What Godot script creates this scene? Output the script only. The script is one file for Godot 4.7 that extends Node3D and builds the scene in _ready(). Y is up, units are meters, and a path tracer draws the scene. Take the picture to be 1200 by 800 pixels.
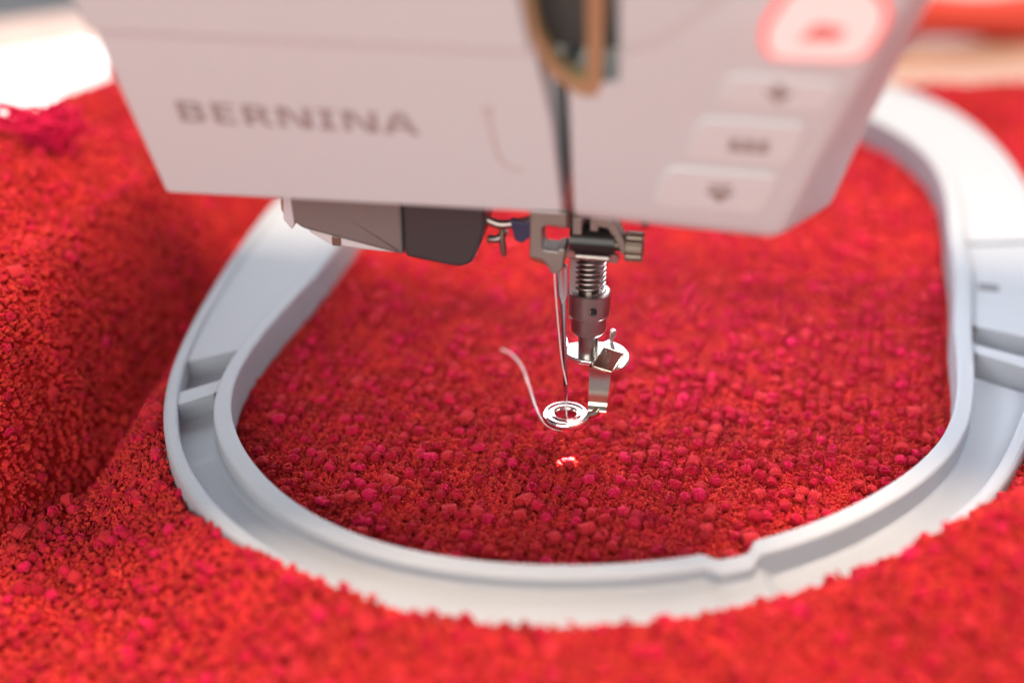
extends Node3D
# A sewing machine head over a red boucle knit clamped in an oval embroidery hoop, seen close.
# All lengths below are millimetres; MM turns them into metres.
const MM := 0.001
const NUB_LOT := 0.66          # bumps past this lot are nubs
const HOOP_TURN := 13.8      # degrees, hoop's long axis against the view
const MACHINE_TURN := 9.3
const TILT := 25.0           # the head's face leans outward going up

var rng := RandomNumberGenerator.new()
var soft := FastNoiseLite.new()
var fine := FastNoiseLite.new()
var M := {}
var taken := {}

# ------------------------------------------------------------------ mesh building
class Shape:
	var v := PackedVector3Array()
	var n := PackedVector3Array()
	var t := PackedInt32Array()

	func tri(a: int, b: int, c: int) -> void:
		var g := (v[b] - v[a]).cross(v[c] - v[a])
		if g.dot(n[a] + n[b] + n[c]) > 0.0:
			t.append_array([a, c, b])
		else:
			t.append_array([a, b, c])

	func add(p: Vector3, q: Vector3) -> int:
		v.append(p)
		n.append(q)
		return v.size() - 1

	func quad(a: int, b: int, c: int, d: int) -> void:
		tri(a, b, c)
		tri(a, c, d)

	func flat(given: PackedVector3Array, normal: Vector3) -> void:
		var points := PackedVector3Array()
		for p in given:
			if points.is_empty() or points[-1].distance_to(p) > 0.01:
				points.append(p)
		if points[0].distance_to(points[-1]) < 0.01:
			points.remove_at(points.size() - 1)
		var ex := (points[1] - points[0]).slide(normal).normalized()
		var ey := normal.cross(ex)
		var flatp := PackedVector2Array()
		var first := v.size()
		for p in points:
			flatp.append(Vector2(p.dot(ex), p.dot(ey)))
			add(p, normal)
		var got := Geometry2D.triangulate_polygon(flatp)
		if got.is_empty():
			var mid := Vector3.ZERO
			for p in points:
				mid += p / points.size()
			var c := add(mid, normal)
			for k in points.size():
				tri(c, first + k, first + (k + 1) % points.size())
		for k in range(0, got.size(), 3):
			tri(first + got[k], first + got[k + 1], first + got[k + 2])

	# rows of points along a path; each pair of rows is a strip with its own normals (hard between strips, smooth along)
	func strips(rows: Array, closed: bool) -> void:
		var vol := 0.0
		var m: int = rows[0].size()
		var last := m if closed else m - 1
		var mid := Vector3.ZERO
		for r in rows:
			for p in r:
				mid += p
		mid /= float(m * rows.size())
		for j in rows.size() - 1:
			for k in last:
				var a: Vector3 = rows[j][k] - mid
				var b: Vector3 = rows[j][(k + 1) % m] - mid
				var c: Vector3 = rows[j + 1][(k + 1) % m] - mid
				var d: Vector3 = rows[j + 1][k] - mid
				vol += a.dot(b.cross(c)) + a.dot(c.cross(d))
		var s := 1.0 if vol >= 0.0 else -1.0
		for j in rows.size() - 1:
			var first := v.size()
			for k in m:
				var k0 := (k + m - 1) % m if closed else maxi(k - 1, 0)
				var k1 := (k + 1) % m if closed else mini(k + 1, m - 1)
				var along: Vector3 = rows[j][k1] - rows[j][k0]
				if along.length() < 1e-6:
					along = rows[j + 1][k1] - rows[j + 1][k0]
				var across: Vector3 = rows[j + 1][k] - rows[j][k]
				var nn := along.cross(across).normalized() * s
				add(rows[j][k], nn)
				add(rows[j + 1][k], nn)
			for k in last:
				var a := first + 2 * k
				var b := first + 2 * ((k + 1) % m)
				quad(a, b, b + 1, a + 1)

	# a smooth grid of points; up: which way its normals should mostly point
	func sheet(rows: Array, closed: bool, up: Vector3) -> void:
		var m: int = rows[0].size()
		var first := v.size()
		var total := 0.0
		for j in rows.size():
			var j0 := maxi(j - 1, 0)
			var j1 := mini(j + 1, rows.size() - 1)
			for k in m:
				var k0 := (k + m - 1) % m if closed else maxi(k - 1, 0)
				var k1 := (k + 1) % m if closed else mini(k + 1, m - 1)
				var nn: Vector3 = (rows[j][k1] - rows[j][k0]).cross(rows[j1][k] - rows[j0][k]).normalized()
				total += nn.dot(up)
				add(rows[j][k], nn)
		if total < 0.0:
			for k in range(first, v.size()):
				n[k] = -n[k]
		for j in rows.size() - 1:
			for k in (m if closed else m - 1):
				var a := first + j * m + k
				var b := first + j * m + (k + 1) % m
				quad(a, b, b + m, a + m)

	func tube(path: PackedVector3Array, radii, sides := 8, caps := true) -> void:
		var m := path.size()
		var side := Vector3.ZERO
		var first := v.size()
		for k in m:
			var along := (path[mini(k + 1, m - 1)] - path[maxi(k - 1, 0)]).normalized()
			if side == Vector3.ZERO:
				side = along.cross(Vector3.RIGHT if absf(along.x) < 0.8 else Vector3.UP).normalized()
			side = (side - along * side.dot(along)).normalized()
			var other := along.cross(side)
			var r: float = radii[k] if radii is Array or radii is PackedFloat32Array else radii
			for i in sides:
				var a := TAU * i / sides
				var q := side * cos(a) + other * sin(a)
				add(path[k] + q * r, q)
		for k in m - 1:
			for i in sides:
				var a := first + k * sides + i
				var b := first + k * sides + (i + 1) % sides
				quad(a, b, b + sides, a + sides)
		if caps:
			for e in [0, m - 1]:
				var along := (path[1] - path[0]).normalized() if e == 0 else (path[m - 1] - path[m - 2]).normalized()
				var q := -along if e == 0 else along
				var c := add(path[e], q)
				var ring := v.size()
				for i in sides:
					add(v[first + e * sides + i], q)
				for i in sides:
					tri(c, ring + i, ring + (i + 1) % sides)

	# outline (x, y) pushed along the frame's z from 0 to -depth, both rims rounded by bevel
	func slab(poly: PackedVector2Array, frame: Transform3D, depth: float, bevel := 0.3, steps := 3) -> void:
		if not Geometry2D.is_polygon_clockwise(poly):
			poly = poly.duplicate()
			poly.reverse()
		var m := poly.size()
		var en := PackedVector2Array()
		for k in m:
			var e := (poly[(k + 1) % m] - poly[k]).normalized()
			en.append(Vector2(-e.y, e.x))
		if (en[0]).dot(poly[0] + (poly[1] - poly[0]) * 0.5) == INF:
			return
		# clockwise in Godot's y-down sense; make sure that the normals point outward
		var probe := (poly[0] + poly[1]) * 0.5 + en[0] * 0.01
		if Geometry2D.is_point_in_polygon(probe, poly):
			for k in m:
				en[k] = -en[k]
		var miter := PackedVector2Array()
		var from := PackedVector2Array()
		var to := PackedVector2Array()
		for k in m:
			var a := en[(k + m - 1) % m]
			var b := en[k]
			miter.append((a + b) / maxf(0.35, 1.0 + a.dot(b)))
			var smooth := a.dot(b) > 0.7
			to.append((a + b).normalized() if smooth else a)
			from.append((a + b).normalized() if smooth else b)
		var prof := []
		for i in steps + 1:
			var w := PI / 2 * (1.0 - float(i) / steps)
			prof.append([bevel * (1.0 - cos(w)), -bevel + bevel * sin(w), sin(w)])
		for i in steps + 1:
			var w := PI / 2 * float(i) / steps
			prof.append([bevel * (1.0 - cos(w)), -depth + bevel - bevel * sin(w), -sin(w)])
		for i in prof.size() - 1:
			for k in m:
				var k1 := (k + 1) % m
				var ids := []
				for w in [[i, k, from[k]], [i, k1, to[k1]], [i + 1, k1, to[k1]], [i + 1, k, from[k]]]:
					var p = prof[w[0]]
					var q: Vector2 = poly[w[1]] - miter[w[1]] * p[0]
					var c := sqrt(maxf(0.0, 1.0 - p[2] * p[2]))
					ids.append(add(frame * Vector3(q.x, q.y, p[1]), frame.basis * Vector3(w[2].x * c, w[2].y * c, p[2])))
				quad(ids[0], ids[1], ids[2], ids[3])
		for e in [0, prof.size() - 1]:
			var cap := PackedVector3Array()
			for k in m:
				var q: Vector2 = poly[k] - miter[k] * prof[e][0]
				cap.append(frame * Vector3(q.x, q.y, prof[e][1]))
			flat(cap, frame.basis.z if e == 0 else -frame.basis.z)

	func lathe(profile: Array, frame: Transform3D, sides := 28) -> void:
		var rows := []
		for p in profile:
			var row := PackedVector3Array()
			for i in sides:
				var a := TAU * i / sides
				row.append(frame * Vector3(p[0] * cos(a), p[1], p[0] * sin(a)))
			rows.append(row)
		strips(rows, true)

	func mesh() -> ArrayMesh:
		var scaled := PackedVector3Array()
		scaled.resize(v.size())
		for k in v.size():
			scaled[k] = v[k] * 0.001
		var a := []
		a.resize(Mesh.ARRAY_MAX)
		a[Mesh.ARRAY_VERTEX] = scaled
		a[Mesh.ARRAY_NORMAL] = n
		a[Mesh.ARRAY_INDEX] = t
		var out := ArrayMesh.new()
		out.add_surface_from_arrays(Mesh.PRIMITIVE_TRIANGLES, a)
		return out


func at(x: float, y: float, z: float) -> Transform3D:
	return Transform3D(Basis(), Vector3(x, y, z))


func rounded(points: Array, radius: float, steps := 4) -> PackedVector2Array:
	var out := PackedVector2Array()
	var m := points.size()
	for k in m:
		var p: Vector2 = points[k]
		var a: Vector2 = points[(k + m - 1) % m] - p
		var b: Vector2 = points[(k + 1) % m] - p
		var r := minf(radius, 0.45 * minf(a.length(), b.length()))
		var pa := p + a.normalized() * r
		var pb := p + b.normalized() * r
		for i in steps + 1:
			var s := float(i) / steps
			out.append(pa.lerp(p, s).lerp(p.lerp(pb, s), s))
	return out


func box_poly(w: float, h: float, r := 0.0) -> PackedVector2Array:
	var p := [Vector2(-w / 2, -h / 2), Vector2(w / 2, -h / 2), Vector2(w / 2, h / 2), Vector2(-w / 2, h / 2)]
	return rounded(p, r) if r > 0.0 else PackedVector2Array(p)


func spline(points: Array, each := 6, closed := false) -> PackedVector3Array:
	var out := PackedVector3Array()
	var m := points.size()
	for k in (m if closed else m - 1):
		var a: Vector3 = points[(k + m - 1) % m] if closed else points[maxi(k - 1, 0)]
		var b: Vector3 = points[k]
		var c: Vector3 = points[(k + 1) % m]
		var d: Vector3 = points[(k + 2) % m] if closed else points[mini(k + 2, m - 1)]
		for i in each:
			out.append(b.cubic_interpolate(c, a, d, float(i) / each))
	if not closed:
		out.append(points[m - 1])
	return out


# ------------------------------------------------------------------ scene tree
func numbered(called: String, parent: Node) -> String:
	var key := "%d/%s" % [parent.get_instance_id(), called]
	var k: int = taken.get(key, 0)
	taken[key] = k + 1
	return called if k == 0 else "%s_%03d" % [called, k]


func thing(called: String, label: String, category: String, where := Vector3.ZERO, turn := 0.0) -> Node3D:
	var o := Node3D.new()
	o.name = numbered(called, self)
	add_child(o, true)
	o.position = where * MM
	o.rotation_degrees.y = turn
	o.set_meta("label", label)
	o.set_meta("category", category)
	return o


func part(called: String, s, material: Material, parent: Node) -> MeshInstance3D:
	var o := MeshInstance3D.new()
	o.mesh = s.mesh() if s is Shape else s
	o.material_override = material
	o.name = numbered(called, parent)
	parent.add_child(o, true)
	return o


func lin(r: float, g: float, b: float) -> Color:
	return Color(r, g, b).linear_to_srgb()


func mat(c: Color, rough: float, metal := 0.0, spec := 0.5) -> StandardMaterial3D:
	var m := StandardMaterial3D.new()
	m.albedo_color = c
	m.roughness = rough
	m.metallic = metal
	m.metallic_specular = spec
	return m


func noise_map(freq: float, seed_at: int, as_normal := false, strength := 4.0, octaves := 4) -> NoiseTexture2D:
	var f := FastNoiseLite.new()
	f.seed = seed_at
	f.frequency = freq
	f.fractal_octaves = octaves
	var t := NoiseTexture2D.new()
	t.width = 512
	t.height = 512
	t.seamless = true
	t.noise = f
	t.as_normal_map = as_normal
	t.bump_strength = strength
	return t


func grained(m: StandardMaterial3D, freq: float, per_metre: float, strength: float, scale := 0.3) -> StandardMaterial3D:
	m.normal_enabled = true
	m.normal_texture = noise_map(freq, int(per_metre) + 3, true, strength)
	m.normal_scale = scale
	m.uv1_triplanar = true
	m.uv1_scale = Vector3.ONE * per_metre
	return m


func mottled(m: StandardMaterial3D, low: Color, high: Color, freq: float, per_metre: float, sd: int) -> StandardMaterial3D:
	var t := noise_map(freq, sd)
	var g := Gradient.new()
	g.set_color(0, low)
	g.set_color(1, high)
	t.color_ramp = g
	m.albedo_color = Color.WHITE
	m.albedo_texture = t
	m.uv1_triplanar = true
	m.uv1_scale = Vector3.ONE * per_metre
	return m


func _ready() -> void:
	rng.seed = 77
	soft.seed = 5
	soft.frequency = 1.0 / 45.0
	fine.seed = 9
	fine.frequency = 1.0 / 9.0
	view_and_light()
	make_materials()
	table()
	cloth()
	hoop()
	machine()
	threads()
	background_things()


# ------------------------------------------------------------------ camera and light
func view_and_light() -> void:
	var camera := Camera3D.new()
	camera.name = "camera"
	add_child(camera)
	camera.position = Vector3(-10.34, 154.67, 232.09) * MM
	camera.rotation_degrees = Vector3(-29.05, 0, 0)
	var lens := CameraAttributesPhysical.new()
	lens.frustum_focal_length = 50.0
	lens.frustum_near = 0.02
	lens.frustum_far = 20.0
	lens.frustum_focus_distance = 0.27
	lens.exposure_aperture = 5.0
	camera.attributes = lens
	camera.fov = 26.99
	camera.near = 0.02
	camera.far = 20.0
	camera.current = true
	var world := WorldEnvironment.new()
	world.name = "environment"
	var e := Environment.new()
	e.background_mode = Environment.BG_COLOR
	e.background_color = lin(0.23, 0.232, 0.245)
	e.tonemap_mode = Environment.TONE_MAPPER_LINEAR
	e.tonemap_exposure = 1.0
	e.sdfgi_enabled = true
	e.ssao_enabled = true
	e.ssil_enabled = true
	world.environment = e
	add_child(world)
	lamp("window_light", Vector3(-280, 580, -1250), Vector3(0, 0, -40), Vector2(2.0, 0.7), 2.6, Color(0.95, 0.97, 1.0))
	lamp("front_fill", Vector3(-420, 520, 1250), Vector3(0, 40, 0), Vector2(1.3, 0.9), 1.85, Color(1.0, 0.97, 0.94))  # added soft fill from the front, no lamp stands there
	lamp("ceiling_light", Vector3(310, 1470, 85), Vector3(0, 0, 60), Vector2(0.22, 0.22), 3.5, Color(1, 0.89, 0.77))


func lamp(called: String, from: Vector3, to: Vector3, size: Vector2, energy: float, c: Color) -> AreaLight3D:
	var l := AreaLight3D.new()
	l.name = called
	l.area_size = size
	l.area_normalize_energy = true
	l.light_energy = energy
	l.light_color = c
	l.shadow_enabled = true
	l.area_range = 6.0
	l.area_attenuation = 2.0
	var dir := (to - from).normalized()
	l.transform = Transform3D(Basis.looking_at(dir, Vector3.UP if absf(dir.y) < 0.95 else Vector3.FORWARD), from * MM)
	add_child(l)
	return l


func make_materials() -> void:
	M.shell = grained(mat(lin(0.6, 0.655, 0.68), 0.4), 0.05, 40.0, 2.0, 0.06)
	M.hoop = grained(mat(lin(0.385, 0.412, 0.455), 0.6, 0.0, 0.35), 0.05, 40.0, 2.0, 0.08)
	M.slot_shade = mat(lin(0.1, 0.1, 0.11), 0.5)  # dark grey that stands for the shade in a recess
	M.print = mat(lin(0.33, 0.29, 0.29), 0.6)
	M.mark = mat(lin(0.3, 0.36, 0.42), 0.6)
	M.mark_soft = mat(lin(0.5, 0.44, 0.43), 0.6)
	M.icon_red = mat(lin(0.8, 0.25, 0.24), 0.6)
	M.tinted_chrome = grained(mat(lin(0.66, 0.58, 0.47), 0.1, 1.0), 0.06, 80.0, 2.0, 0.04)  # chrome with brown room reflections put into its colour
	M.black_chrome = mat(lin(0.2, 0.18, 0.16), 0.15, 1.0)
	M.roll = mat(lin(0.6, 0.06, 0.04), 0.85)
	M.board = mat(lin(0.8, 0.79, 0.78), 0.35)
	M.pad = mat(lin(0.65, 0.7, 0.72), 0.4)
	M.icon = mat(lin(0.3, 0.26, 0.25), 0.6)
	M.chrome = grained(mat(lin(0.86, 0.85, 0.83), 0.13, 1.0), 0.06, 80.0, 2.0, 0.08)
	M.steel = grained(mat(lin(0.36, 0.33, 0.31), 0.32, 1.0), 0.08, 90.0, 3.0, 0.15)
	M.blasted = grained(mat(lin(0.5, 0.46, 0.46), 0.48, 1.0), 0.3, 160.0, 6.0, 0.5)
	M.needle = mat(lin(0.62, 0.62, 0.63), 0.2, 1.0)
	M.clamp = grained(mat(lin(0.3, 0.31, 0.28), 0.42, 0.8), 0.1, 90.0, 3.0, 0.15)
	M.opening_shade = mat(lin(0.085, 0.083, 0.08), 0.65)  # dark grey that paints the shade behind the take-up lever
	M.black_metal = mat(lin(0.03, 0.03, 0.03), 0.28, 0.6)
	M.bronze = grained(mat(lin(0.22, 0.19, 0.15), 0.4, 0.9), 0.1, 90.0, 3.0, 0.2)
	M.brass = mat(lin(0.5, 0.39, 0.22), 0.45, 0.5)
	M.grey_gloss = grained(mat(lin(0.2, 0.205, 0.2), 0.3, 0.35), 0.05, 50.0, 2.0, 0.05)
	M.charcoal = grained(mat(lin(0.05, 0.054, 0.058), 0.3, 0.2), 0.05, 50.0, 2.0, 0.05)
	M.navy = mat(lin(0.03, 0.035, 0.09), 0.4)
	M.lens = mat(lin(0.6, 0.6, 0.62), 0.2)
	M.rust = mat(lin(0.3, 0.06, 0.03), 0.4)
	M.thread = mat(lin(0.82, 0.74, 0.74), 0.7)
	M.thread.backlight_enabled = true
	M.thread.backlight = lin(0.4, 0.36, 0.36)
	M.table = mottled(mat(Color.WHITE, 0.5), lin(0.4, 0.25, 0.19), lin(0.52, 0.34, 0.27), 0.02, 3.0, 21)
	M.base = mottled(mat(Color.WHITE, 0.95, 0.0, 0.2), lin(0.25, 0.006, 0.007), lin(0.42, 0.014, 0.014), 0.06, 30.0, 22)
	M.yarn = mat(Color.WHITE, 0.85, 0.0, 0.25)
	M.yarn.vertex_color_use_as_albedo = true
	M.yarn.rim_enabled = true
	M.yarn.rim = 0.06
	M.yarn.rim_tint = 0.8
	var glow := mat(lin(0.8, 0.5, 0.48), 0.4)
	glow.emission_enabled = true
	glow.emission = lin(1.0, 0.66, 0.63)
	glow.emission_energy_multiplier = 0.55
	M.glow = glow
	var rim := mat(lin(0.7, 0.05, 0.05), 0.4)
	rim.emission_enabled = true
	rim.emission = lin(1.0, 0.06, 0.06)
	rim.emission_energy_multiplier = 0.9
	M.glow_rim = rim
	var led := mat(lin(0.8, 0.8, 0.8), 0.3)
	led.emission_enabled = true
	led.emission = lin(0.95, 0.97, 1.0)
	led.emission_energy_multiplier = 2.0
	M.led = led


# ------------------------------------------------------------------ hoop outline, about the hoop's own centre
const IN_PTS := [-69.3, 12, -72, -8, -72.3, -32, -72.2, -56, -72, -100, -71.6, -130, -69, -160, -60, -185, -40, -202, -10, -210, 20, -208, 42, -198, 58.9, -183.5, 71.9, -158.8, 75.9, -134, 77, -102.6, 77, -60, 76.6, -31.7, 75.6, -16, 70.9, -2.1, 61.9, 12.6, 49.4, 27.1, 31, 40, 23.1, 43.6, 8, 48.2, -6.8, 50.4, -20.1, 50.2, -33.1, 47, -47.8, 38.2, -60.1, 25.2]
const OUT_PTS := [-77.5, 14.4, -87.7, -23.3, -92.7, -58, -95, -100, -93, -140, -86, -175, -70, -204, -40, -225, 0, -233, 35, -228, 66.5, -215.6, 86.5, -178.7, 94.5, -141.7, 97, -105, 95, -60, 86.8, -19.3, 79.6, 5.6, 67, 25, 53, 39, 37.3, 49.6, 17.2, 59.5, -1, 63.5, -21, 61.8, -36.3, 56.2, -52.6, 46.3, -64.8, 35.4]
var in_r := PackedFloat32Array()
var out_r := PackedFloat32Array()
const MID := Vector2(2, -78)


func polar(points: Array) -> PackedFloat32Array:
	var ps := []
	for k in range(0, points.size(), 2):
		var p := Vector2(points[k], points[k + 1]) - MID
		ps.append([fposmod(p.angle(), TAU), p.length()])
	ps.sort_custom(func(a, b): return a[0] < b[0])
	var out := PackedFloat32Array()
	var m := ps.size()
	for i in 1440:
		var a := TAU * i / 1440.0
		var k := m - 1
		for j in m:
			if ps[j][0] > a:
				k = j - 1
				break
		k = posmod(k, m)
		var q := []
		for j in 4:
			var at_k := posmod(k + j - 1, m)
			q.append(Vector2(ps[at_k][0], ps[at_k][1]))
		var base: float = q[1].x
		for j in 4:
			var d: float = wrapf(q[j].x - base, -PI, PI)
			q[j].x = d
		var u := wrapf(a - base, -PI, PI)
		if u < -0.001:
			u += TAU
		# Hermite with finite-difference slopes
		var h: float = q[2].x
		var s: float = clampf(u / h, 0.0, 1.0)
		var m1: float = (q[2].y - q[0].y) / (q[2].x - q[0].x) * h
		var m2: float = (q[3].y - q[1].y) / (q[3].x - q[1].x) * h
		out.append((2 * s ** 3 - 3 * s ** 2 + 1) * q[1].y + (s ** 3 - 2 * s ** 2 + s) * m1 + (-2 * s ** 3 + 3 * s ** 2) * q[2].y + (s ** 3 - s ** 2) * m2)
	for pass_ in 12:
		var c := out.duplicate()
		for i in 1440:
			out[i] = (c[(i + 1430) % 1440] + c[(i + 1435) % 1440] + 2.0 * c[i] + c[(i + 5) % 1440] + c[(i + 10) % 1440]) / 6.0
	return out


func look(r: PackedFloat32Array, a: float) -> float:
	var x := fposmod(a, TAU) / TAU * 1440.0
	var k := int(x) % 1440
	return lerpf(r[k], r[(k + 1) % 1440], x - floorf(x))


func hoop_to_world(p: Vector2, y := 0.0) -> Vector3:
	var h := deg_to_rad(HOOP_TURN)
	return Vector3(p.x * cos(h) - p.y * sin(h), y, p.x * sin(h) + p.y * cos(h))


func world_to_hoop(x: float, z: float) -> Vector2:
	var h := deg_to_rad(HOOP_TURN)
	return Vector2(x * cos(h) + z * sin(h), -x * sin(h) + z * cos(h))


func floor_height(deg: float) -> float:
	# the channel's floor between the two rims: solid plate on the long sides, ribs and pockets between
	if deg > 139.0 or deg < -90.0:
		return 7.3
	if deg < -19.1:
		return 7.3
	if deg < -17.8:
		return 0.8
	if deg < 12.9:
		return 7.3
	if deg < 15.6:
		return 0.8
	if deg < 19.2:
		return 4.4
	if deg < 21.8:
		return 7.6
	if deg < 23.6:
		return 0.8
	if deg < 69.9:
		return 3.4
	if deg < 71.2:
		return lerpf(3.4, 6.0, (deg - 69.9) / 1.3)
	if deg < 104.0:
		return 6.0
	if deg < 124.0:
		return lerpf(6.0, 3.6, smoothstep(104.0, 122.0, deg))
	if deg < 131.2:
		return 3.4
	if deg < 133.4:
		return 7.3
	return 3.2


func notch(deg: float) -> float:
	return 2.3 * smoothstep(76.0, 74.4, deg) * smoothstep(71.0, 72.2, deg)


func hoop() -> void:
	var t := thing("embroidery_hoop", "pale grey plastic oval embroidery hoop clamped round the red knit under the machine", "embroidery hoop", Vector3.ZERO, -HOOP_TURN)
	var degs := []
	for k in 720:
		degs.append(-180.0 + k * 0.5)
	for e in [-19.1, -17.8, 12.9, 15.6, 19.2, 21.8, 23.6, 131.2, 133.4, 139.0]:
		degs.append(e - 0.02)
		degs.append(e + 0.02)
	for k in 30:
		degs.append(70.5 + k * 0.2 + 0.03)
	degs.sort()
	# two rings and the channel between them, each a part
	var ring := []      # inner rim
	var channel := []
	var lip := []       # outer rim
	for j in 9:
		ring.append(PackedVector3Array())
	for j in 5:
		channel.append(PackedVector3Array())
	for j in 8:
		lip.append(PackedVector3Array())
	for d in degs:
		var a := deg_to_rad(d)
		var dir := Vector2(cos(a), sin(a))
		var dip := notch(d)
		var ri := look(in_r, a) + dip
		var ro := look(out_r, a)
		var f := floor_height(d)
		var top := 8.6 + 0.5 * smoothstep(72.2, 71.2, d) * smoothstep(40.0, 60.0, d)
		var put := func(rows: Array, j: int, r: float, y: float):
			var p := MID + dir * r
			rows[j].append(Vector3(p.x, y, p.y))
		var q := [[-4.0, 0.2], [-4.0, top - 0.5], [-3.85, top - 0.12], [-3.5, top], [-0.6, top], [-0.2, top - 0.15], [0.0, top - 0.5], [0.1, 0.2], [-4.0, 0.2]]
		for j in q.size():
			put.call(ring, j, ri + q[j][0], q[j][1])
		var c := [[ri + 0.05, f + 0.7], [ri + 0.3, f + 0.2], [ri + 0.9, f], [ro - 3.2, f], [ro - 2.9, f + 0.25]]
		for j in c.size():
			put.call(channel, j, c[j][0], c[j][1])
		var o := [[-3.0, 0.4], [-3.0, 7.5], [-2.7, 7.85], [-2.2, 8.0], [-0.9, 8.0], [-0.3, 7.75], [0.0, 7.2], [0.0, -0.4]]
		for j in o.size():
			put.call(lip, j, ro + o[j][0], o[j][1])
	var s := Shape.new()
	s.strips(ring, true)
	part("inner_rim", s, M.hoop, t)
	s = Shape.new()
	var cuts := [0]
	for k in degs.size() - 1:
		if degs[k + 1] - degs[k] < 0.05 and absf(channel[2][k + 1].y - channel[2][k].y) > 0.5:
			cuts.append(k + 1)
	cuts.append(degs.size())
	for i in cuts.size() - 1:
		var piece := []
		for j in 5:
			var row: PackedVector3Array = channel[j].slice(cuts[i], cuts[i + 1])
			if i == cuts.size() - 2:
				row.append(channel[j][0])
			piece.append(row)
		s.sheet([piece[0], piece[1], piece[2]], false, Vector3.UP)
		s.sheet([piece[2], piece[3]], false, Vector3.UP)
		s.sheet([piece[3], piece[4]], false, Vector3.UP)
		if i > 0:
			var k: int = cuts[i]
			var low := PackedVector3Array()
			var high := PackedVector3Array()
			for j in [2, 3]:
				low.append(channel[j][k - 1])
				high.append(channel[j][k])
			s.sheet([low, high], false, (Vector3(-high[0].z, 0, high[0].x) if high[0].y < low[0].y else Vector3(high[0].z, 0, -high[0].x)))
	part("channel", s, M.hoop, t)
	s = Shape.new()
	s.strips(lip, true)
	part("outer_rim", s, M.hoop, t)
	# printed marks on the right-hand plate; dark sheet for a square recess's shade
	s = Shape.new()
	s.slab(box_poly(4.6, 3.4), Transform3D(Basis.from_euler(Vector3(-PI / 2, 0, 0)), Vector3(82.0, 7.42, -80.5)), 0.1, 0.02, 1)
	part("slot_shade", s, M.slot_shade, t)
	for k in 3:
		s = Shape.new()
		s.slab(box_poly([5.5, 2.6, 1.2][k], 2.6), Transform3D(Basis.from_euler(Vector3(-PI / 2, 0, 0)), Vector3([84.5, 89.4, 92.0][k], 7.4, -119.5)), 0.08, 0.02, 1)
		part("scale_mark", s, M.mark, t)


# ------------------------------------------------------------------ cloth
func valley_x(z: float) -> float:
	var zs := [-260.0, -180.0, -107.0, -72.0, -43.0, -17.0, 4.0, 14.0, 40.0]
	var xs := [-60.0, -68.0, -78.0, -84.0, -90.0, -95.0, -104.0, -114.0, -150.0]
	if z >= 40.0:
		return -150.0 - (z - 40.0) * 1.5
	for k in zs.size() - 1:
		if z < zs[k + 1]:
			return lerpf(xs[k], xs[k + 1], clampf((z - zs[k]) / (zs[k + 1] - zs[k]), 0, 1))
	return -150.0


func drape(x: float, z: float, d: float, a_deg: float) -> float:
	# height of the loose cloth outside the hoop; d: distance from the outer rim
	var front := smoothstep(-80.0, -25.0, x) * smoothstep(-10.0, 25.0, z)
	var edge := lerpf(4.5, 8.7, smoothstep(120.0, 104.0, a_deg) * smoothstep(42.0, 60.0, a_deg))
	var far := lerpf(-6.0, 9.0, front)
	if x > 40.0 and z < 20.0:
		far = -3.0
	var h := lerpf(edge, far, smoothstep(0.0, 20.0, d))
	h += 2.2 * front * exp(-((d - 9.0) / 9.0) ** 2)
	h += 17.0 * exp(-((x - 88.0) ** 2 + (z - 64.0) ** 2) / (2.0 * 24.0 ** 2)) * smoothstep(-2.0, 8.0, d)
	var away := valley_x(z) - x
	if away > -12.0:
		var tall := lerpf(20.0, 40.0, smoothstep(-190.0, -60.0, z))
		h += tall * (0.8 * smoothstep(-2.0, 17.0, away) + 0.3 * smoothstep(12.0, 60.0, away)) - 0.12 * maxf(0.0, away - 42.0)
		h -= 8.0 * exp(-((away + 2.0) / 7.0) ** 2)
	h += 1.6 * soft.get_noise_2d(x * 1.3, z) * smoothstep(0.0, 12.0, d) + 0.6 * fine.get_noise_2d(x * 1.4, z * 1.4) + knit(x * 0.8 + z * 0.55, z * 0.8 - x * 0.55)
	h += 5.0 * soft.get_noise_2d(x * 0.5 + 300.0, z * 0.6) * smoothstep(10.0, 60.0, d)
	return maxf(h, -16.0)


func outline_at(x: float, z: float) -> Array:
	var p := world_to_hoop(x, z) - MID
	var a := p.angle()
	return [p.length() - look(out_r, a), rad_to_deg(a), p.length(), a]


func cloth_reaches(x: float, z: float) -> bool:
	# the far and the left edge of the piece of cloth
	if z < -222.0 - 0.05 * x + 3.0 * fine.get_noise_1d(x):
		return false
	var left := lerpf(-135.0, -240.0, smoothstep(-120.0, -20.0, z))
	return x > left + 3.0 * fine.get_noise_1d(z + 500.0)


func edge_start(a_deg: float) -> float:
	# where the cloth begins against the outer rim: it creeps over the rim in front
	var over := smoothstep(122.0, 106.0, a_deg) * smoothstep(46.0, 62.0, a_deg)
	return lerpf(0.4, -0.6, over) + (0.4 + 0.5 * over) * fine.get_noise_1d(a_deg * 2.0 + 90.0)


func strand(ply: float, length: float, arch: float, twist: float, sd: int) -> ArrayMesh:
	var r := RandomNumberGenerator.new()
	r.seed = sd
	var s := Shape.new()
	var bend := r.randf_range(-0.35, 0.35)
	for k in 2:
		var path := PackedVector3Array()
		var radii := PackedFloat32Array()
		for i in 9:
			var u := i / 8.0
			var a := twist * TAU * u + PI * k
			var x := (u - 0.5) * length
			path.append(Vector3(x, arch * 1.25 * sin(PI * u) - 0.3 + ply * 0.85 * sin(a), bend * length * (u - 0.5) * (u - 0.5) * 4.0 + ply * 0.85 * cos(a)))
			radii.append(ply * (0.6 + 0.4 * sin(PI * clampf(u, 0.06, 0.94))))
		s.tube(path, radii, 5, false)
	return s.mesh()


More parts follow.
